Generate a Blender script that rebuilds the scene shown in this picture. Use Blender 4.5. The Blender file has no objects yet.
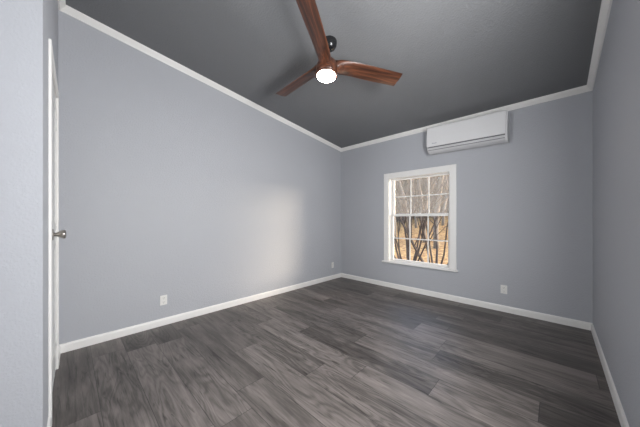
import bpy, bmesh, math, random
from mathutils import Vector, Matrix

sc = bpy.context.scene
COL = sc.collection

# ---------------------------------------------------------------- room dimensions (metres)
L, R, B = -2.909, 0.2613, 3.579          # left, right and back wall faces
SLOPE = 0.1218                            # the ceiling drops towards the back wall
T = 0.14                                  # wall thickness
YB = -2.40                                # wall behind the camera


def ceil_z(y):
    return 2.404 + SLOPE * (B - y)


# ---------------------------------------------------------------- camera
cam_d = bpy.data.cameras.new('camera')
cam = bpy.data.objects.new('camera', cam_d)
COL.objects.link(cam)
cam.location = (0, 0, 1.1)
cam.rotation_euler = (math.pi / 2, 0, 0.7688)
cam_d.sensor_fit = 'HORIZONTAL'
cam_d.sensor_width = 36
cam_d.lens = 36 * 243.7 / 640
cam_d.shift_y = (218.45 - 213.5) / 640
cam_d.clip_start = 0.02
cam_d.clip_end = 300
sc.camera = cam

# ---------------------------------------------------------------- world, sun, daylight, exposure
w = bpy.data.worlds.new('sky')
sc.world = w
w.use_nodes = True
nt = w.node_tree
sky = nt.nodes.new('ShaderNodeTexSky')
sky.sky_type = 'NISHITA'
sky.sun_disc = False
sky.sun_elevation = math.radians(32)
sky.sun_rotation = math.radians(48)
sky.dust_density = 2.5
bg = nt.nodes['Background']
bg.inputs['Strength'].default_value = 0.85
nt.links.new(sky.outputs['Color'], bg.inputs['Color'])


def sun_lamp(name, travel, energy, color, angle):
    d = bpy.data.lights.new(name, 'SUN')
    d.energy = energy
    d.color = color
    d.angle = math.radians(angle)
    o = bpy.data.objects.new(name, d)
    COL.objects.link(o)
    o.rotation_euler = Vector(travel).to_track_quat('-Z', 'Y').to_euler()
    o.location = (9, 12, 6)


def area_lamp(name, loc, aim, sx, sy, energy, color):
    d = bpy.data.lights.new(name, 'AREA')
    d.shape = 'RECTANGLE'
    d.size, d.size_y = sx, sy
    d.energy = energy
    d.color = color
    o = bpy.data.objects.new(name, d)
    COL.objects.link(o)
    o.location = loc
    o.rotation_euler = Vector(aim).to_track_quat('-Z', 'Y').to_euler()


sun_lamp('sun', (-1.0, -1.06, -0.175), 2.3, (1.0, 0.84, 0.62), 14.0)
# daylight entering by the side window (right wall, behind the camera's view)
area_lamp('side_window_daylight', (R + 0.065, 1.03, 1.46), (-1, 0.20, 0.0), 0.50, 1.06, 75, (0.985, 0.992, 1.0))
# added fill lamp against the blank wall behind the camera
area_lamp('rear_fill_lamp', (-1.31, YB + 0.02, 1.35), (0, 1, 0), 0.54, 1.7, 46, (0.97, 0.985, 1.0))
# added lamp outside below the sill, imitates warm bounce off the ground
area_lamp('ground_bounce_fill', (-2.3, 4.5, -0.36), (0.30, -0.50, 0.80), 2.0, 0.8, 50, (1.0, 0.86, 0.64))

sc.view_settings.view_transform = 'Standard'
sc.view_settings.look = 'None'
sc.view_settings.gamma = 1
sc.view_settings.use_curve_mapping = False
sc.view_settings.exposure = 0.0


# ---------------------------------------------------------------- materials
def new_mat(name):
    m = bpy.data.materials.new(name)
    m.use_nodes = True
    return m, m.node_tree, m.node_tree.nodes['Principled BSDF']


def plain(name, col, rough=0.5, metal=0.0, bump=None, var=0.0, spec=0.5):
    m, nt, p = new_mat(name)
    p.inputs['Base Color'].default_value = (*col, 1)
    p.inputs['Roughness'].default_value = rough
    p.inputs['Metallic'].default_value = metal
    p.inputs['Specular IOR Level'].default_value = spec
    tc = nt.nodes.new('ShaderNodeTexCoord')
    if bump:
        scale, strength, dist = bump
        n = nt.nodes.new('ShaderNodeTexNoise')
        n.inputs['Scale'].default_value = scale
        n.inputs['Detail'].default_value = 3
        n.inputs['Roughness'].default_value = 0.55
        nt.links.new(tc.outputs['Object'], n.inputs['Vector'])
        r = nt.nodes.new('ShaderNodeValToRGB')
        r.color_ramp.elements[0].position = 0.40
        r.color_ramp.elements[1].position = 0.66
        nt.links.new(n.outputs['Fac'], r.inputs['Fac'])
        b = nt.nodes.new('ShaderNodeBump')
        b.inputs['Strength'].default_value = strength
        b.inputs['Distance'].default_value = dist
        nt.links.new(r.outputs['Color'], b.inputs['Height'])
        nt.links.new(b.outputs['Normal'], p.inputs['Normal'])
    if var:
        n2 = nt.nodes.new('ShaderNodeTexNoise')
        n2.inputs['Scale'].default_value = 6
        n2.inputs['Detail'].default_value = 4
        nt.links.new(tc.outputs['Object'], n2.inputs['Vector'])
        mx = nt.nodes.new('ShaderNodeMix')
        mx.data_type = 'RGBA'
        mx.inputs['A'].default_value = (*[c * (1 - var) for c in col], 1)
        mx.inputs['B'].default_value = (*[min(1, c * (1 + var)) for c in col], 1)
        nt.links.new(n2.outputs['Fac'], mx.inputs['Factor'])
        nt.links.new(mx.outputs['Result'], p.inputs['Base Color'])
    return m


M_WALL = plain('grey_lavender_wall_paint', (0.464, 0.474, 0.505), 0.55, bump=(85, 0.34, 0.003), spec=0.3)
M_CEIL = plain('grey_textured_ceiling_paint', (0.205, 0.209, 0.217), 0.75, bump=(75, 0.38, 0.004), spec=0.2)
M_TRIM = plain('white_trim_paint', (0.86, 0.845, 0.82), 0.35)
M_DOOR = plain('white_door_paint', (0.74, 0.74, 0.72), 0.35)
M_VINYL = plain('white_window_vinyl', (0.88, 0.865, 0.84), 0.35)
M_PLATE = plain('white_plastic', (0.80, 0.79, 0.76), 0.3)
M_SLOT = plain('dark_slot', (0.03, 0.03, 0.03), 0.6)
M_AC = plain('white_gloss_plastic', (0.76, 0.755, 0.76), 0.22)
M_ACFLAP = plain('pale_grey_plastic', (0.62, 0.62, 0.63), 0.3)
M_ACDARK = plain('grey_seam_plastic', (0.16, 0.16, 0.17), 0.5)
M_BADGE = plain('silver_badge', (0.42, 0.42, 0.46), 0.35)
M_BLACK = plain('black_satin_metal', (0.012, 0.012, 0.013), 0.22, spec=0.6)
M_NICKEL = plain('brushed_nickel', (0.46, 0.43, 0.40), 0.28, metal=1.0)
M_STONE = plain('grey_stone', (0.36, 0.38, 0.42), 0.85, bump=(14, 0.6, 0.02), var=0.3)
M_BARK = plain('brown_bark', (0.085, 0.062, 0.048), 0.9, bump=(40, 0.5, 0.01), var=0.45)
M_BARK2 = plain('grey_brown_bark', (0.235, 0.195, 0.155), 0.9, bump=(30, 0.5, 0.01), var=0.4)


def wood_mat():
    m, nt, p = new_mat('reddish_walnut_wood')
    tc = nt.nodes.new('ShaderNodeTexCoord')
    mp = nt.nodes.new('ShaderNodeMapping')
    mp.inputs['Scale'].default_value = (3.0, 55, 55)
    nt.links.new(tc.outputs['Object'], mp.inputs['Vector'])
    n = nt.nodes.new('ShaderNodeTexNoise')
    n.inputs['Scale'].default_value = 1.0
    n.inputs['Detail'].default_value = 6
    n.inputs['Distortion'].default_value = 0.6
    nt.links.new(mp.outputs['Vector'], n.inputs['Vector'])
    r = nt.nodes.new('ShaderNodeValToRGB')
    e = r.color_ramp.elements
    e[0].position = 0.30
    e[0].color = (0.022, 0.009, 0.006, 1)
    e[1].position = 0.72
    e[1].color = (0.175, 0.060, 0.028, 1)
    k = e.new(0.52)
    k.color = (0.088, 0.031, 0.016, 1)
    nt.links.new(n.outputs['Fac'], r.inputs['Fac'])
    nt.links.new(r.outputs['Color'], p.inputs['Base Color'])
    p.inputs['Roughness'].default_value = 0.35
    return m


M_WOOD = wood_mat()


def lens_mat():
    m, nt, p = new_mat('glowing_lamp_lens')
    p.inputs['Base Color'].default_value = (0.9, 0.9, 0.88, 1)
    p.inputs['Emission Color'].default_value = (1.0, 0.93, 0.82, 1)
    p.inputs['Emission Strength'].default_value = 45.0
    return m


M_LENS = lens_mat()


def glass_mat(name, haze):
    m, nt, p = new_mat(name)
    out = nt.nodes['Material Output']
    tr = nt.nodes.new('ShaderNodeBsdfTransparent')
    gl = nt.nodes.new('ShaderNodeBsdfGlossy')
    gl.inputs['Roughness'].default_value = 0.02
    fr = nt.nodes.new('ShaderNodeFresnel')
    fr.inputs['IOR'].default_value = 1.3
    mx = nt.nodes.new('ShaderNodeMixShader')
    nt.links.new(fr.outputs['Fac'], mx.inputs['Fac'])
    nt.links.new(tr.outputs['BSDF'], mx.inputs[1])
    nt.links.new(gl.outputs['BSDF'], mx.inputs[2])
    last = mx
    if haze:
        df = nt.nodes.new('ShaderNodeBsdfTranslucent')
        df.inputs['Color'].default_value = (0.9, 0.88, 0.84, 1)
        m2 = nt.nodes.new('ShaderNodeMixShader')
        m2.inputs['Fac'].default_value = haze
        nt.links.new(mx.outputs['Shader'], m2.inputs[1])
        nt.links.new(df.outputs['BSDF'], m2.inputs[2])
        last = m2
    nt.links.new(last.outputs['Shader'], out.inputs['Surface'])
    return m


M_GLASS = glass_mat('clear_window_glass', 0.0)
M_GLASSUP = glass_mat('hazy_window_glass', 0.045)  # whitish haze mixed into the upper panes as a translucent share


def floor_mat():
    m, nt, p = new_mat('grey_wood_plank_floor')
    N, K = nt.nodes, nt.links

    def math_(op, a, b=None, c=None):
        n = N.new('ShaderNodeMath')
        n.operation = op
        for i, v in enumerate((a, b, c)):
            if v is None:
                continue
            if isinstance(v, (int, float)):
                n.inputs[i].default_value = v
            else:
                K.new(v, n.inputs[i])
        return n.outputs[0]

    def comb(x, y, z):
        n = N.new('ShaderNodeCombineXYZ')
        for i, v in enumerate((x, y, z)):
            if isinstance(v, (int, float)):
                n.inputs[i].default_value = v
            else:
                K.new(v, n.inputs[i])
        return n.outputs[0]

    def noise(vec, detail=5, rough=0.55, dist=0.0):
        n = N.new('ShaderNodeTexNoise')
        n.inputs['Scale'].default_value = 1.0
        n.inputs['Detail'].default_value = detail
        n.inputs['Roughness'].default_value = rough
        n.inputs['Distortion'].default_value = dist
        K.new(vec, n.inputs['Vector'])
        return n.outputs['Fac']

    tc = N.new('ShaderNodeTexCoord')
    sp = N.new('ShaderNodeSeparateXYZ')
    K.new(tc.outputs['Object'], sp.inputs[0])
    X, Y = sp.outputs[0], sp.outputs[1]
    yr = math_('DIVIDE', math_('SUBTRACT', Y, 0.335), 0.204)
    row = math_('FLOOR', yr)
    wn = N.new('ShaderNodeTexWhiteNoise')
    wn.noise_dimensions = '1D'
    K.new(row, wn.inputs['W'])
    xs = math_('ADD', math_('DIVIDE', X, 1.22), math_('MULTIPLY', wn.outputs['Value'], 7.0))
    pid = math_('FLOOR', xs)
    w2 = N.new('ShaderNodeTexWhiteNoise')
    w2.noise_dimensions = '3D'
    K.new(comb(row, pid, 3.7), w2.inputs['Vector'])
    rnd = w2.outputs['Value']
    rc = N.new('ShaderNodeSeparateColor')
    K.new(w2.outputs['Color'], rc.inputs[0])
    # broad cloudy figure, streaks along the plank, fine grain
    ox = math_('MULTIPLY', rnd, 37.0)
    oz = math_('MULTIPLY', rc.outputs[1], 50.0)
    broad = noise(comb(math_('ADD', math_('MULTIPLY', X, 1.3), ox), math_('MULTIPLY', Y, 9.0), oz), 4, 0.5, 0.9)
    streak = noise(comb(math_('ADD', math_('MULTIPLY', X, 2.2), ox), math_('MULTIPLY', Y, 34.0), oz), 6, 0.6, 1.2)
    fine = noise(comb(math_('ADD', math_('MULTIPLY', X, 14.0), ox), math_('MULTIPLY', Y, 190.0), oz), 3, 0.6)
    v = math_('ADD', math_('MULTIPLY', broad, 0.62), math_('MULTIPLY', streak, 0.42))
    v = math_('ADD', v, math_('MULTIPLY', math_('SUBTRACT', fine, 0.5), 0.22))
    v = math_('ADD', v, math_('MULTIPLY', math_('SUBTRACT', rnd, 0.5), 0.20))
    # cathedral figure: contour lines of a stretched field, stronger on some boards
    field = noise(comb(math_('ADD', math_('MULTIPLY', X, 1.15), oz), math_('MULTIPLY', Y, 6.5), ox), 2, 0.45, 0.5)
    ring = math_('POWER', math_('ABSOLUTE', math_('SINE', math_('MULTIPLY', field, 46.0))), 3.0)
    ringm = math_('MULTIPLY', ring, math_('MULTIPLY', math_('SMOOTH_MIN', rc.outputs[2], 0.8, 0.2), 0.13))
    v = math_('SUBTRACT', v, ringm)
    # dark mineral streaks and knots
    dark = noise(comb(math_('ADD', math_('MULTIPLY', X, 1.6), oz), math_('MULTIPLY', Y, 20.0), ox), 3, 0.6, 2.2)
    dk = N.new('ShaderNodeMapRange')
    dk.inputs['From Min'].default_value = 0.58
    dk.inputs['From Max'].default_value = 0.72
    dk.inputs['To Max'].default_value = 0.26
    K.new(dark, dk.inputs['Value'])
    v = math_('SUBTRACT', v, dk.outputs['Result'])
    v = math_('ADD', v, 0.035)
    ramp = N.new('ShaderNodeValToRGB')
    e = ramp.color_ramp.elements
    e[0].position = 0.26
    e[0].color = (0.036, 0.030, 0.027, 1)
    e[1].position = 0.82
    e[1].color = (0.275, 0.242, 0.224, 1)
    k = e.new(0.48)
    k.color = (0.104, 0.091, 0.083, 1)
    k = e.new(0.62)
    k.color = (0.174, 0.152, 0.140, 1)
    K.new(v, ramp.inputs['Fac'])
    # seams
    fy = math_('FRACT', yr)
    fx = math_('FRACT', xs)
    sy = math_('LESS_THAN', math_('MINIMUM', fy, math_('SUBTRACT', 1.0, fy)), 0.008)
    sx = math_('LESS_THAN', math_('MINIMUM', fx, math_('SUBTRACT', 1.0, fx)), 0.0014)
    seam = math_('MAXIMUM', sy, sx)
    mx = N.new('ShaderNodeMix')
    mx.data_type = 'RGBA'
    K.new(math_('MULTIPLY', seam, 0.75), mx.inputs['Factor'])
    K.new(ramp.outputs['Color'], mx.inputs['A'])
    mx.inputs['B'].default_value = (0.022, 0.019, 0.018, 1)
    K.new(mx.outputs['Result'], p.inputs['Base Color'])
    rr = math_('ADD', 0.30, math_('MULTIPLY', streak, 0.22))
    K.new(rr, p.inputs['Roughness'])
    p.inputs['Specular IOR Level'].default_value = 0.45
    bp = N.new('ShaderNodeBump')
    bp.inputs['Strength'].default_value = 0.25
    bp.inputs['Distance'].default_value = 0.002
    K.new(math_('SUBTRACT', fine, math_('MULTIPLY', seam, 1.5)), bp.inputs['Height'])
    K.new(bp.outputs['Normal'], p.inputs['Normal'])
    return m


M_FLOOR = floor_mat()


def ground_mat():
    m, nt, p = new_mat('dry_leaf_covered_ground')
    tc = nt.nodes.new('ShaderNodeTexCoord')
    n = nt.nodes.new('ShaderNodeTexNoise')
    n.inputs['Scale'].default_value = 5.0
    n.inputs['Detail'].default_value = 8
    n.inputs['Roughness'].default_value = 0.7
    nt.links.new(tc.outputs['Object'], n.inputs['Vector'])
    r = nt.nodes.new('ShaderNodeValToRGB')
    e = r.color_ramp.elements
    e[0].position = 0.34
    e[0].color = (0.06, 0.03, 0.015, 1)
    e[1].position = 0.72
    e[1].color = (0.64, 0.45, 0.21, 1)
    k = e.new(0.46)
    k.color = (0.24, 0.12, 0.04, 1)
    k = e.new(0.56)
    k.color = (0.42, 0.26, 0.09, 1)
    nt.links.new(n.outputs['Fac'], r.inputs['Fac'])
    nt.links.new(r.outputs['Color'], p.inputs['Base Color'])
    p.inputs['Roughness'].default_value = 0.95
    return m


M_GROUND = ground_mat()


# ---------------------------------------------------------------- mesh helpers
class MB:
    """collects shapes into one bmesh"""

    def __init__(self):
        self.bm = bmesh.new()

    def poly(self, verts, faces):
        vs = [self.bm.verts.new(v) for v in verts]
        for f in faces:
            try:
                self.bm.faces.new([vs[i] for i in f])
            except ValueError:
                pass
        return self

    def box(self, x0, x1, y0, y1, z0, z1, mat=None):
        v = [Vector((x, y, z)) for z in (z0, z1) for y in (y0, y1) for x in (x0, x1)]
        if mat is not None:
            v = [mat @ p for p in v]
        return self.poly(v, [(0, 2, 3, 1), (4, 5, 7, 6), (0, 1, 5, 4), (2, 6, 7, 3), (0, 4, 6, 2), (1, 3, 7, 5)])

    def loft(self, rings, caps=True, closed=True):
        """rings: equal-length lists of points"""
        n = len(rings[0])
        vs = [[self.bm.verts.new(p) for p in ring] for ring in rings]
        for a, b in zip(vs[:-1], vs[1:]):
            for i in range(n if closed else n - 1):
                j = (i + 1) % n
                self.bm.faces.new((a[i], a[j], b[j], b[i]))
        if caps and closed:
            self.bm.faces.new(list(reversed(vs[0])))
            self.bm.faces.new(vs[-1])
        return self

    def lathe(self, prof, n=32, mat=None):
        """prof: (radius, z) pairs; axis z, closed with caps"""
        rings = []
        for r, z in prof:
            ring = [Vector((max(r, 1e-4) * math.cos(2 * math.pi * i / n), max(r, 1e-4) * math.sin(2 * math.pi * i / n), z)) for i in range(n)]
            if mat is not None:
                ring = [mat @ p for p in ring]
            rings.append(ring)
        return self.loft(rings)

    def tube(self, pts, radii, n=6):
        rings = []
        for i, p in enumerate(pts):
            a = pts[max(i - 1, 0)]
            b = pts[min(i + 1, len(pts) - 1)]
            d = (b - a).normalized()
            u = d.orthogonal().normalized()
            if i and abs(d.dot(prev_u)) < 0.95:
                u = (prev_u - d * prev_u.dot(d)).normalized()
            prev_u = u
            v = d.cross(u)
            rings.append([p + (u * math.cos(2 * math.pi * k / n) + v * math.sin(2 * math.pi * k / n)) * radii[i] for k in range(n)])
        return self.loft(rings)

    def build(self, name, m, parent=None, bevel=0.0, smooth=False, seg=2):
        bmesh.ops.recalc_face_normals(self.bm, faces=self.bm.faces[:])
        me = bpy.data.meshes.new(name)
        self.bm.to_mesh(me)
        self.bm.free()
        me.materials.append(m)
        o = bpy.data.objects.new(name, me)
        COL.objects.link(o)
        if parent is not None:
            o.parent = parent
        if smooth:
            for f in me.polygons:
                f.use_smooth = True
        if bevel:
            b = o.modifiers.new('bevel', 'BEVEL')
            b.width = bevel
            b.segments = seg
            b.limit_method = 'ANGLE'
            b.angle_limit = math.radians(35)
        return o


def empty(name, loc, label=None, cat=None, group=None, structure=False, rot=None):
    o = bpy.data.objects.new(name, None)
    COL.objects.link(o)
    o.location = loc
    o.empty_display_size = 0.1
    if rot is not None:
        o.rotation_euler = rot
    if label:
        o['label'] = label
    if cat:
        o['category'] = cat
    if group:
        o['group'] = group
    if structure:
        o['kind'] = 'structure'
    return o


def tag(o, label=None, cat=None, group=None, kind=None):
    if label:
        o['label'] = label
    if cat:
        o['category'] = cat
    if group:
        o['group'] = group
    if kind:
        o['kind'] = kind
    return o


def struct(mb, name, m, label, cat, **kw):
    return tag(mb.build(name, m, **kw), label, cat, kind='structure')


# ---------------------------------------------------------------- room shell
# the wall with the white door runs very slightly out of square
DY0 = -0.0555                                   # its face at the left corner
DIR = Vector((1.0, -0.0160, 0)).normalized()
NRM = Vector((0.0160, 1.0, 0)).normalized()
NEAR_X = -1.602
LEN = (NEAR_X - L) / DIR.x
NEAR_Y = DY0 + DIR.y * LEN
DOORM = Matrix(((DIR.x, NRM.x, 0, L), (DIR.y, NRM.y, 0, DY0), (0, 0, 1, 0), (0, 0, 0, 1)))


def slab_yz(mb, x0, x1, y0, y1, z0=None, z1=None):
    """block between two x planes; without z1 it rises to the sloping ceiling"""
    za = 0.0 if z0 is None else z0
    t0 = ceil_z(y0) if z1 is None else z1
    t1 = ceil_z(y1) if z1 is None else z1
    v = [(x0, y0, za), (x1, y0, za), (x1, y1, za), (x0, y1, za), (x0, y0, t0), (x1, y0, t0), (x1, y1, t1), (x0, y1, t1)]
    mb.poly(v, [(0, 3, 2, 1), (4, 5, 6, 7), (0, 1, 5, 4), (1, 2, 6, 5), (2, 3, 7, 6), (3, 0, 4, 7)])


struct(MB().box(L - T, R + T, YB - T, B + T, -0.12, 0.0), 'floor', M_FLOOR,
       'grey brown wood-look plank floor with long dark grain streaks', 'floor')

cb = MB()
y0, y1 = YB - T, B + T
v = [(L - T, y0, ceil_z(y0)), (R + T, y0, ceil_z(y0)), (R + T, y1, ceil_z(y1)), (L - T, y1, ceil_z(y1))]
v += [(a, b, c + 0.15) for a, b, c in v]
cb.poly(v, [(0, 1, 2, 3), (7, 6, 5, 4), (0, 4, 5, 1), (1, 5, 6, 2), (2, 6, 7, 3), (3, 7, 4, 0)])
struct(cb, 'ceiling', M_CEIL, 'dark grey textured ceiling sloping down to the window wall', 'ceiling')

# back wall with the window opening
WX0, WX1, WZ0, WZ1 = -1.924, -1.027, 0.420, 1.737
wb = MB()
wb.box(L - T, WX0, B, B + T, 0, ceil_z(B + T))
wb.box(WX1, R + T, B, B + T, 0, ceil_z(B + T))
wb.box(WX0, WX1, B, B + T, 0, WZ0)
wb.box(WX0, WX1, B, B + T, WZ1, ceil_z(B + T))
struct(wb, 'wall_back', M_WALL, 'grey lavender wall holding the white window and the air conditioner', 'wall')

lb = MB()
slab_yz(lb, L - T, L, DY0 - T, B)
struct(lb, 'wall_left', M_WALL, 'long brightly lit grey wall to the left of the window wall', 'wall')

# right wall with a side window behind the camera's view
SY0, SY1, SZ0, SZ1 = 0.25, 1.33, 0.90, 2.02
rb = MB()
slab_yz(rb, R, R + T, YB - T, SY0)
slab_yz(rb, R, R + T, SY1, B)
slab_yz(rb, R, R + T, SY0, SY1, 0, SZ0)
slab_yz(rb, R, R + T, SY0, SY1, SZ1, None)
struct(rb, 'wall_right', M_WALL, 'shaded grey wall at the right edge of the photo', 'wall')

# wall with the white door, opening s = DS0..DS1
DS0, DS1, DZ = 0.300, 0.960, 1.975
CT = 0.012
fb = MB()


def door_block(mb, s0, s1, z0, ztop=None, n0=-T, n1=0.0):
    v = []
    for z_ in (0, 1):
        for n in (n0, n1):
            for s in (s0, s1):
                p = DOORM @ Vector((s, n, 0))
                v.append((p.x, p.y, z0 if not z_ else (ceil_z(p.y) if ztop is None else ztop)))
    mb.poly(v, [(0, 2, 3, 1), (4, 5, 7, 6), (0, 1, 5, 4), (2, 6, 7, 3), (0, 4, 6, 2), (1, 3, 7, 5)])


door_block(fb, 0.0, DS0, 0)
door_block(fb, DS1, LEN, 0)
door_block(fb, DS0, DS1, DZ)
struct(fb, 'wall_front', M_WALL, 'narrow grey wall around the white door, seen nearly edge-on', 'wall')

eb = MB()
slab_yz(eb, NEAR_X - T, NEAR_X, YB, NEAR_Y - T - 0.003)
struct(eb, 'wall_entry', M_WALL, 'pale textured wall end filling the left edge of the photo', 'wall')

kb = MB()
kb.box(L - T, R, YB - T, YB, 0, ceil_z(YB))
struct(kb, 'wall_behind', M_WALL, 'grey wall behind the camera', 'wall')


# ---------------------------------------------------------------- crown and baseboards
CROWN = [(0.0, -0.050), (0.011, -0.050), (0.014, -0.043), (0.027, -0.030), (0.039, -0.018), (0.043, -0.011), (0.043, 0.0), (0.0, 0.0)]
BASE = [(0.0, 0.0), (0.013, 0.0), (0.013, 0.056), (0.009, 0.070), (0.0, 0.073)]

struct(MB().loft([[(L + o, B - o, ceil_z(B - o) + d) for o, d in CROWN], [(R - o, B - o, ceil_z(B - o) + d) for o, d in CROWN]]),
       'trim_1', M_TRIM, 'white crown moulding above the window wall', 'crown moulding')
struct(MB().loft([[(L + o, DY0 + o, ceil_z(DY0 + o) + d) for o, d in CROWN], [(L + o, B - o, ceil_z(B - o) + d) for o, d in CROWN]]),
       'trim_2', M_TRIM, 'white crown moulding sloping down along the left wall', 'crown moulding')
struct(MB().loft([[(R - o, YB, ceil_z(YB) + d) for o, d in CROWN], [(R - o, B - o, ceil_z(B - o) + d) for o, d in CROWN]]),
       'trim_3', M_TRIM, 'white crown moulding sloping along the right wall', 'crown moulding')
ra, rb_ = [], []
for o, d in CROWN:
    p = DOORM @ Vector((o, o, 0))
    q = DOORM @ Vector((LEN + o, o, 0))
    ra.append((p.x, p.y, ceil_z(p.y) + d))
    rb_.append((q.x, q.y, ceil_z(q.y) + d))
struct(MB().loft([ra, rb_]), 'trim_4', M_TRIM, 'white crown moulding above the white door', 'crown moulding')

struct(MB().loft([[(L + o, B - o, z) for o, z in BASE], [(R - o, B - o, z) for o, z in BASE]]),
       'baseboard_back', M_TRIM, 'white baseboard under the window wall', 'baseboard')
struct(MB().loft([[(L + o, DY0 + o, z) for o, z in BASE], [(L + o, B - o, z) for o, z in BASE]]),
       'baseboard_left', M_TRIM, 'white baseboard along the left wall', 'baseboard')
struct(MB().loft([[(R - o, YB, z) for o, z in BASE], [(R - o, B - o, z) for o, z in BASE]]),
       'baseboard_right', M_TRIM, 'white baseboard along the right wall', 'baseboard')


def dm(s, n, z):
    p = DOORM @ Vector((s, n, z))
    return (p.x, p.y, p.z)


struct(MB().loft([[dm(o, o, z) for o, z in BASE], [dm(0.239, o, z) for o, z in BASE]]),
       'baseboard_front', M_TRIM, 'short white baseboard between the door frame and the left corner', 'baseboard')
struct(MB().loft([[dm(1.021, o, z) for o, z in BASE], [dm(LEN + o, o, z) for o, z in BASE]])
       .loft([[(NEAR_X + o, NEAR_Y + o, z) for o, z in BASE], [(NEAR_X + o, YB, z) for o, z in BASE]]),
       'baseboard_entry', M_TRIM, 'white baseboard wrapping the wall end at the left edge', 'baseboard')

# ---------------------------------------------------------------- door
dl = DOORM @ Vector((DS0, 0, 0))
door = empty('door_1', dl, 'white door with a nickel knob, seen edge-on at the left', 'door', structure=True,
             rot=(0, 0, math.atan2(DIR.y, DIR.x)))
DWID = DS1 - DS0
# slab with two recessed panels
db = MB().box(0.004, DWID - 0.004, -0.040, -0.002, 0.012, DZ - 0.004)
slab = db.build('door_panel', M_DOOR, door, bevel=0.002)
pb = MB()
for z0_, z1_ in ((0.22, 0.92), (1.06, 1.86)):
    for a, b_, c, d_ in ((0.11, DWID - 0.11, z0_, z0_ + 0.018), (0.11, DWID - 0.11, z1_ - 0.018, z1_),
                         (0.11, 0.128, z0_ + 0.018, z1_ - 0.018), (DWID - 0.128, DWID - 0.11, z0_ + 0.018, z1_ - 0.018)):
        pb.box(a, b_, -0.002, 0.002, c, d_)
pb.build('panel_moulding', M_DOOR, slab, bevel=0.0015)
# frame: two legs and a head, with stops
CW = 0.06
fr = MB()
fr.box(-CW, 0.0, 0.0, CT, 0, DZ + CW)
fr.box(DWID, DWID + CW, 0.0, CT, 0, DZ + CW)
fr.box(0.0, DWID, 0.0, CT, DZ, DZ + CW)
fr.build('door_casing', M_TRIM, door, bevel=0.003)
jb = MB()
jb.box(0.0, 0.003, -T, 0.0, 0, DZ)
jb.box(DWID - 0.003, DWID, -T, 0.0, 0, DZ)
jb.box(0.003, DWID - 0.003, -T, 0.0, DZ - 0.003, DZ)
jb.build('door_jamb', M_TRIM, door)
# hinges on the far side
for z in (0.22, 1.0, 1.78):
    hm = Matrix.Translation((0.004, 0.0, z))
    MB().lathe([(0.0, -0.045), (0.0045, -0.044), (0.0045, 0.044), (0.0, 0.045)], 12, hm).build('hinge', M_DOOR, door, smooth=True)
# knob: round rose, slim neck, flared end (axis along +n)
KS, KZ = 0.590, 1.010
km = Matrix.Translation((KS, -0.002, KZ)) @ Matrix.Rotation(-math.pi / 2, 4, 'X')
kn = MB().lathe([(0.0, 0.0), (0.031, 0.0), (0.033, 0.004), (0.033, 0.013), (0.030, 0.016), (0.014, 0.017), (0.0, 0.017)], 28, km).build('knob_rose', M_NICKEL, door, smooth=True)
MB().lathe([(0.0, 0.016), (0.011, 0.016), (0.010, 0.022), (0.0105, 0.027), (0.015, 0.035), (0.0215, 0.046), (0.0245, 0.054),
            (0.0235, 0.060), (0.018, 0.064), (0.0, 0.065)], 28, km).build('door_knob', M_NICKEL, door, smooth=True)


# ---------------------------------------------------------------- window in the back wall
def window_back():
    root = empty('window_1', ((WX0 + WX1) / 2, B, WZ0), 'white twelve-pane sash window looking out on bare trees', 'window', structure=True)
    cx_, z_ = (WX0 + WX1) / 2, WZ0
    hw = (WX1 - WX0) / 2
    H = WZ1 - WZ0
    c = 0.083
    k = MB()
    k.box(-hw - c, -hw, -0.016, 0.0, 0.0, H + c)
    k.box(hw, hw + c, -0.016, 0.0, 0.0, H + c)
    k.box(-hw, hw, -0.016, 0.0, H, H + c)
    k.build('window_casing', M_TRIM, root, bevel=0.004)
    st = MB()
    st.box(-hw - c - 0.022, hw + c + 0.022, -0.050, 0.0, -0.024, 0.0)
    st.build('window_stool', M_TRIM, root, bevel=0.006)
    j = MB()
    j.box(-hw, -hw + 0.006, 0.0, T, 0, H)
    j.box(hw - 0.006, hw, 0.0, T, 0, H)
    j.box(-hw + 0.006, hw - 0.006, 0.0, T, H - 0.006, H)
    j.box(-hw + 0.006, hw - 0.006, 0.0, T, 0.0, 0.006)
    j.build('window_jamb', M_VINYL, root)

    def sash(name, y0, y1, z0, z1, bot, top, gm, zmid):
        s = MB()
        st_ = 0.034
        a = hw - 0.007
        s.box(-a, -a + st_, y0, y1, z0, z1)
        s.box(a - st_, a, y0, y1, z0, z1)
        s.box(-a + st_, a - st_, y0, y1, z0, z0 + bot)
        s.box(-a + st_, a - st_, y0, y1, z1 - top, z1)
        so = s.build(name, M_VINYL, root, bevel=0.003)
        ym = (y0 + y1) / 2
        g = MB().box(-a + st_, a - st_, ym - 0.002, ym + 0.002, z0 + bot, z1 - top)
        g.build('glass_pane', gm, so)
        w_ = a - st_
        mt = MB()
        for t in (-w_ / 3, w_ / 3):
            mt.box(t - 0.008, t + 0.008, ym - 0.009, ym - 0.003, z0 + bot, z1 - top)
        for x0_, x1_ in ((-w_, -w_ / 3 - 0.008), (-w_ / 3 + 0.008, w_ / 3 - 0.008), (w_ / 3 + 0.008, w_)):
            mt.box(x0_, x1_, ym - 0.009, ym - 0.003, zmid - 0.008, zmid + 0.008)
        mt.build('muntin_grid', M_VINYL, so)

    sash('lower_sash', 0.068, 0.096, 0.007, 0.752, 0.026, 0.038, M_GLASS, 0.366)
    sash('upper_sash', 0.100, 0.128, 0.716, H - 0.007, 0.036, 0.020, M_GLASSUP, 1.025)
    lk = MB().box(-0.022, 0.022, 0.072, 0.092, 0.752, 0.764)
    lk.build('sash_lock', M_PLATE, root, bevel=0.003)


window_back()


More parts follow.
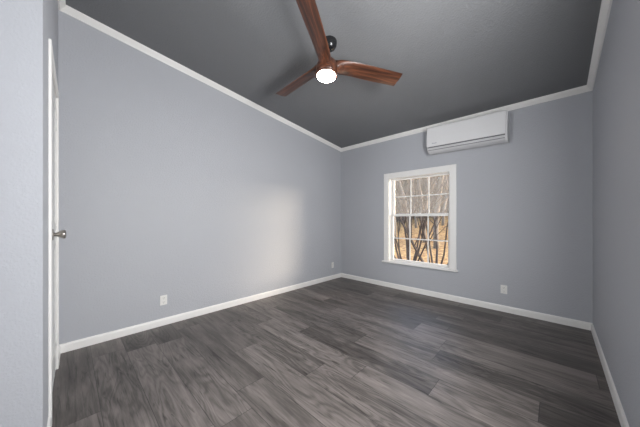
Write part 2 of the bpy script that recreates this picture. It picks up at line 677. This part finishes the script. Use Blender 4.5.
def window_side():
    root = empty('window_2', (R, (SY0 + SY1) / 2, SZ0), 'white side window in the right wall beside the camera', 'window', structure=True)
    hw = (SY1 - SY0) / 2
    H = SZ1 - SZ0
    c = 0.065
    k = MB()
    k.box(-0.016, 0, -hw - c, -hw, 0, H + c)
    k.box(-0.016, 0, hw, hw + c, 0, H + c)
    k.box(-0.016, 0, -hw, hw, H, H + c)
    k.box(-0.045, 0, -hw - c, hw + c, -0.024, 0)
    k.build('window_casing', M_TRIM, root, bevel=0.004)
    s = MB()
    s.box(0.127, 0.140, -hw, -hw + 0.035, 0, H)
    s.box(0.127, 0.140, hw - 0.035, hw, 0, H)
    s.box(0.127, 0.140, -hw + 0.035, hw - 0.035, 0, 0.035)
    s.box(0.127, 0.140, -hw + 0.035, hw - 0.035, H - 0.035, H)
    s.build('sash', M_VINYL, root, bevel=0.003)
    MB().box(0.122, 0.125, -hw + 0.002, hw - 0.002, 0.01, H - 0.002).build('sun_blocker', M_VINYL, root)  # added unseen opaque sheet, keeps sun and sky out of the side window


window_side()


# ---------------------------------------------------------------- ceiling fan, hung square to the sloping ceiling
def ceiling_fan():
    n = Vector((-0.030, SLOPE - 0.018, 1)).normalized()
    e1 = Vector((1, 0, 0.030)).normalized()
    e2 = n.cross(e1)
    top = Vector((-1.408, 1.558, 0))
    top.z = ceil_z(top.y)
    root = empty('ceiling_fan', top, 'wooden three-blade ceiling fan with a glowing round lamp', 'ceiling fan')
    root.rotation_euler = Matrix((e1, e2, n)).transposed().to_euler()
    DROP = 0.231
    # black dome at the ceiling
    off = Matrix.Translation((-0.010, 0.031, 0.0))
    MB().lathe([(0.0, -0.001), (0.062, -0.001), (0.063, -0.020), (0.060, -0.042), (0.050, -0.063), (0.034, -0.077), (0.018, -0.083), (0.0, -0.084)], 36, off) \
        .build('canopy', M_BLACK, root, smooth=True)
    MB().tube([Vector((-0.010, 0.031, -0.082)), Vector((-0.005, 0.015, -0.14)), Vector((0, 0, -0.195))], [0.0125] * 3, 20).build('downrod', M_BLACK, root, smooth=True)
    # carved wooden hub
    hub = MB().lathe([(0.0, -0.180), (0.026, -0.181), (0.040, -0.190), (0.060, -0.208), (0.078, -0.228), (0.088, -0.255), (0.092, -0.290),
                      (0.093, -0.322), (0.090, -0.338), (0.0, -0.338)], 40)
    hub.build('motor_housing', M_WOOD, root, smooth=True)
    MB().lathe([(0.0, -0.336), (0.093, -0.336), (0.0945, -0.343), (0.090, -0.347), (0.0805, -0.347), (0.0795, -0.3455), (0.0, -0.3455)], 40).build('lamp_ring', M_WOOD, root, smooth=True)
    MB().lathe([(0.0, -0.346), (0.079, -0.346), (0.078, -0.352), (0.066, -0.3565), (0.040, -0.359), (0.0, -0.360)], 40).build('lamp_lens', M_LENS, root, smooth=True)
    # blades: wide airfoil, pitched, thick blended root
    stations = [  # r, half width, thickness, pitch deg, centre drop
        (0.050, 0.046, 0.115, 26, 0.018),
        (0.085, 0.056, 0.100, 25, 0.014),
        (0.120, 0.063, 0.074, 23, 0.007),
        (0.165, 0.0665, 0.046, 20, 0.002),
        (0.220, 0.068, 0.028, 18, 0.0),
        (0.300, 0.069, 0.016, 18, 0.0),
        (0.420, 0.0705, 0.013, 17.5, 0.0),
        (0.550, 0.070, 0.011, 16, 0.0),
        (0.660, 0.070, 0.009, 15, 0.0),
        (0.680, 0.070, 0.008, 15, 0.0)]
    for i in range(3):
        az = math.radians(58.2) + i * 2 * math.pi / 3
        mb = MB()
        rings = []
        for r, hw, th, pt, dr in stations:
            a = math.radians(pt)
            ring = []
            m = 20
            for q in range(m):
                t = 2 * math.pi * q / m
                lx = hw * math.cos(t)
                lz = th / 2 * math.sin(t) * (0.75 + 0.25 * abs(math.sin(t)))
                y = lx * math.cos(a) + lz * math.sin(a)
                z = -lx * math.sin(a) + lz * math.cos(a)
                rr = r - (0.004 if lx > 0 else -0.004) * (r / 0.68)
                ring.append(Vector((rr, y, z - DROP - dr)))
            rings.append(ring)
        mb.loft(rings)
        b = mb.build('blade', M_WOOD, root, smooth=True)
        b.rotation_euler = (0, 0, az)
        es = b.modifiers.new('edge', 'EDGE_SPLIT')
        es.split_angle = math.radians(60)
    return root


ceiling_fan()


# ---------------------------------------------------------------- wall air conditioner
def air_conditioner():
    x0, x1 = -1.262, -0.388
    root = empty('air_conditioner', ((x0 + x1) / 2, B, 1.975), 'white split air conditioner on the wall above the window', 'air conditioner')
    root.rotation_euler = (0, 0.016, 0)   # mounted a little low at the drain end
    hw = (x1 - x0) / 2
    z = lambda v: v - 1.975

    def prism(prof, xa, xb):
        return MB().loft([[(xa, -o, z(zz)) for o, zz in prof], [(xb, -o, z(zz)) for o, zz in prof]])

    body = [(0.002, 1.985), (0.100, 1.978), (0.140, 1.990), (0.165, 2.012), (0.178, 2.045), (0.184, 2.062), (0.184, 2.302), (0.172, 2.314), (0.002, 2.314)]
    prism(body, -hw, hw).build('body', M_AC, root, bevel=0.010, seg=3)
    front = [(0.184, 2.056), (0.194, 2.054), (0.199, 2.064), (0.202, 2.16), (0.199, 2.302), (0.190, 2.317), (0.176, 2.319), (0.176, 2.315), (0.184, 2.304)]
    prism(front, -hw + 0.002, hw - 0.014).build('front_panel', M_AC, root, bevel=0.003)
    flap = [(0.176, 2.0165), (0.184, 2.028), (0.190, 2.040), (0.1845, 2.043), (0.1705, 2.0185)]
    prism(flap, -hw + 0.020, hw - 0.028).build('air_flap', M_ACFLAP, root, bevel=0.0015)
    seam = [(0.179, 2.043), (0.1875, 2.043), (0.1875, 2.054), (0.182, 2.054)]
    prism(seam, -hw + 0.012, hw - 0.020).build('outlet_seam', M_ACDARK, root)
    vane = [(0.110, 1.9765), (0.145, 1.984), (0.168, 2.003), (0.172, 2.010), (0.166, 2.0125), (0.141, 1.991), (0.110, 1.9805)]
    prism(vane, -hw + 0.020, hw - 0.028).build('lower_vane', M_ACFLAP, root, bevel=0.0015)
    gap = [(0.164, 2.0105), (0.1735, 2.0105), (0.1765, 2.0165), (0.168, 2.0185)]
    prism(gap, -hw + 0.016, hw - 0.024).build('vane_gap', M_ACDARK, root)
    bd = MB()
    bx = -hw + 0.075
    for i, (wd, hh) in enumerate(((0.010, 0.012), (0.008, 0.009), (0.009, 0.009), (0.008, 0.012), (0.009, 0.009))):
        bd.box(bx, bx + wd, -0.2035, -0.2005, z(2.088), z(2.088) + hh)
        bx += wd + 0.003
    bd.build('badge', M_BADGE, root)


air_conditioner()


# ---------------------------------------------------------------- wall outlets
def outlet(loc, rz, label):
    root = empty('wall_outlet', loc, label, 'outlet', group='white wall outlets', rot=(0, 0, rz))
    MB().box(-0.032, 0.032, -0.006, 0.0, -0.050, 0.050).build('cover_plate', M_PLATE, root, bevel=0.003)
    for zc in (-0.021, 0.021):
        pts = []
        for q in range(20):
            t = 2 * math.pi * q / 20
            pts.append((max(-0.0165, min(0.0165, 0.0185 * math.cos(t))), 0.0145 * math.sin(t)))
        rc = MB().loft([[(a, -0.006, zc + b) for a, b in pts], [(a, -0.0085, zc + b) for a, b in pts]]).build('receptacle', M_PLATE, root)
        s = MB()
        s.box(-0.0075, -0.0055, -0.0092, -0.0085, zc - 0.001, zc + 0.008)
        s.box(0.0055, 0.0075, -0.0092, -0.0085, zc - 0.001, zc + 0.007)
        s.box(-0.002, 0.002, -0.0092, -0.0085, zc - 0.010, zc - 0.006)
        s.build('slots', M_SLOT, rc)
    MB().box(-0.003, 0.003, -0.0075, -0.006, -0.003, 0.003).build('screw', M_PLATE, root)


outlet((L, 0.685, 0.258), math.pi / 2, 'white outlet low on the left wall, nearest the door')
outlet((L, 3.333, 0.255), math.pi / 2, 'white outlet low on the left wall, beside the far corner')
outlet((-0.440, B, 0.262), 0.0, 'white outlet on the window wall, right of the window')


# ---------------------------------------------------------------- outdoors
GZ = -0.60


def ground_z(x, y):
    d = math.hypot(x, y)
    t = max(0.0, min(1.0, (d - 11.0) / 30.0))
    u = max(0.0, min(1.0, (x + 0.42 * y + 4.0) / 10.0))
    return GZ + (t * t * (3 - 2 * t)) * (1.2 + 2.3 * u)


gb = bmesh.new()
NX, NY = 60, 60
gv = []
for j in range(NY + 1):
    rowv = []
    for i in range(NX + 1):
        x = -60 + 100 * i / NX
        y = B + T + 0.02 + 76 * (j / NY) ** 1.5
        rowv.append(gb.verts.new((x, y, ground_z(x, y) + 0.04 * math.sin(x * 2.1) * math.cos(y * 1.7))))
    gv.append(rowv)
for j in range(NY):
    for i in range(NX):
        gb.faces.new((gv[j][i], gv[j][i + 1], gv[j + 1][i + 1], gv[j + 1][i]))
gm = MB()
gm.bm.free()
gm.bm = gb
struct(gm, 'ground', M_GROUND, 'sunlit ground under dry golden leaves beyond the window', 'ground', smooth=True)


def grow(mb, p, d, length, rad, depth, rng, spread=0.5, up=0.12, sides=6, branch=(2, 3)):
    """one limb, then its side limbs"""
    n = 5
    pts, rr = [p.copy()], [rad]
    q = p.copy()
    dd = d.normalized()
    for i in range(n):
        dd = (dd + Vector((rng.uniform(-1, 1), rng.uniform(-1, 1), rng.uniform(-0.3, 0.6))) * 0.13 + Vector((0, 0, up * 0.3))).normalized()
        q = q + dd * (length / n)
        pts.append(q.copy())
        rr.append(rad * (1 - 0.55 * (i + 1) / n))
    mb.tube(pts, rr, sides)
    if depth > 0:
        for k in range(rng.randint(*branch)):
            i = rng.randint(2, n)
            side = Vector((rng.uniform(-1, 1), rng.uniform(-1, 1), rng.uniform(0.0, 0.9))).normalized()
            nd = (dd + side * (spread + rng.random() * 0.5)).normalized()
            grow(mb, pts[i], nd, length * rng.uniform(0.5, 0.78), rr[i] * rng.uniform(0.5, 0.75), depth - 1, rng, spread, up, max(4, sides - 1), branch)


def shrub(loc, seed, nst, h, rad, lean, label, group=None, side=None):
    rng = random.Random(seed)
    root = empty('multi_stem_tree', loc, label, 'tree', group=group)
    for k in range(nst):
        a = 2 * math.pi * (k + rng.uniform(-0.2, 0.2)) / nst
        mb = MB()
        d = Vector((math.cos(a) * lean, math.sin(a) * lean * 0.7, 1.0))
        grow(mb, Vector((math.cos(a) * 0.12, math.sin(a) * 0.12, -0.12)), d, h * rng.uniform(0.8, 1.1), rad * rng.uniform(0.65, 1.1), 3, rng, 0.45, 0.02, 7, (2, 3))
        mb.build('stem', M_BARK, root, smooth=True)
    return root


shrub((-3.30, 7.30, ground_z(-3.30, 7.3)), 4, 10, 2.6, 0.044, 0.36, 'clump of brown stems fanning up just outside the window, left one')
shrub((-2.62, 7.75, ground_z(-2.62, 7.75)), 9, 8, 2.6, 0.042, 0.60, 'clump of leaning brown stems just outside the window, right one')


def tree_mesh(seed, h, rad, spread):
    rng = random.Random(seed)
    mb = MB()
    grow(mb, Vector((0, 0, -0.2)), Vector((rng.uniform(-0.1, 0.1), rng.uniform(-0.1, 0.1), 1)), h, rad, 4, rng, spread, 0.10, 7, (3, 5))
    return mb


protos = []
for s_, h_, r_ in ((21, 5.5, 0.13), (33, 6.5, 0.16), (47, 4.8, 0.11)):
    t_ = tree_mesh(s_, h_, r_, 0.6).build('bare_tree', M_BARK2, smooth=True)
    protos.append(t_)
spots = []
rng = random.Random(12)
for i in range(15):
    d = 15 + 10 * (i / 15) + rng.uniform(-1, 1)
    # spread over the fan of directions seen through the window
    f = ((i * 0.618) % 1.0)
    ang = math.radians(-33 + 24 * f + rng.uniform(-1.5, 1.5))
    spots.append((d * math.sin(ang), d * math.cos(ang), rng.uniform(0.8, 1.25), rng.uniform(0, 6.28)))
for i, (x, y, s_, rz) in enumerate(spots):
    src = protos[i % 3]
    o = src if i < 3 else src.copy()
    if i >= 3:
        COL.objects.link(o)
    o.location = (x, y, ground_z(x, y))
    o.rotation_euler = (0, 0, rz)
    o.scale = (s_, s_, s_)
    tag(o, 'bare grey brown tree standing in the woods beyond the window', 'tree', 'bare trees in the woods')

# the tangle of saplings and twigs at the edge of the woods
rng = random.Random(77)
tb = MB()
for i in range(1300):
    d = rng.uniform(30, 50)
    a = math.radians(rng.uniform(-40, -3))
    x, y = d * math.sin(a), d * math.cos(a)
    h = rng.uniform(6, 17)
    p = Vector((x, y, ground_z(x, y) - 0.1))
    pts = [p]
    lean = Vector((rng.gauss(0, 0.16), rng.gauss(0, 0.16), 1))
    for k in range(3):
        lean = lean + Vector((rng.gauss(0, 0.16), rng.gauss(0, 0.16), 0))
        pts.append(pts[-1] + lean.normalized() * h / 3)
    r0 = rng.uniform(0.025, 0.11)
    tb.tube(pts, [r0, r0 * 0.8, r0 * 0.5, r0 * 0.2], 3)
    for k in range(4):
        q = pts[rng.randint(1, 2)].lerp(pts[2], rng.random())
        e_ = q + Vector((rng.gauss(0, 1), rng.gauss(0, 1), rng.uniform(0.2, 1.6))).normalized() * rng.uniform(1, 3.2)
        tb.tube([q, q.lerp(e_, 0.5) + Vector((0, 0, 0.1)), e_], [r0 * 0.5, r0 * 0.35, r0 * 0.15], 3)
tag(tb.build('sapling_thicket', M_BARK2), 'hazy tangle of bare saplings at the far edge of the woods', 'thicket', kind='stuff')

# a grey stone on the leaves
rng = random.Random(3)
bm = bmesh.new()
bmesh.ops.create_icosphere(bm, subdivisions=3, radius=0.17)
for v_ in bm.verts:
    f = 1 + 0.14 * math.sin(v_.co.x * 21 + 1) * math.cos(v_.co.y * 17) + 0.06 * rng.random()
    v_.co = Vector((v_.co.x * 1.1, v_.co.y * 0.9, v_.co.z * 0.8)) * f
sm = MB()
sm.bm.free()
sm.bm = bm
st_o = sm.build('garden_stone', M_STONE, smooth=True)
sx_, sy_ = -2.05, 9.75
st_o.location = (sx_, sy_, ground_z(sx_, sy_) + 0.08)
tag(st_o, 'grey stone lying on the golden leaves outside the window', 'stone')
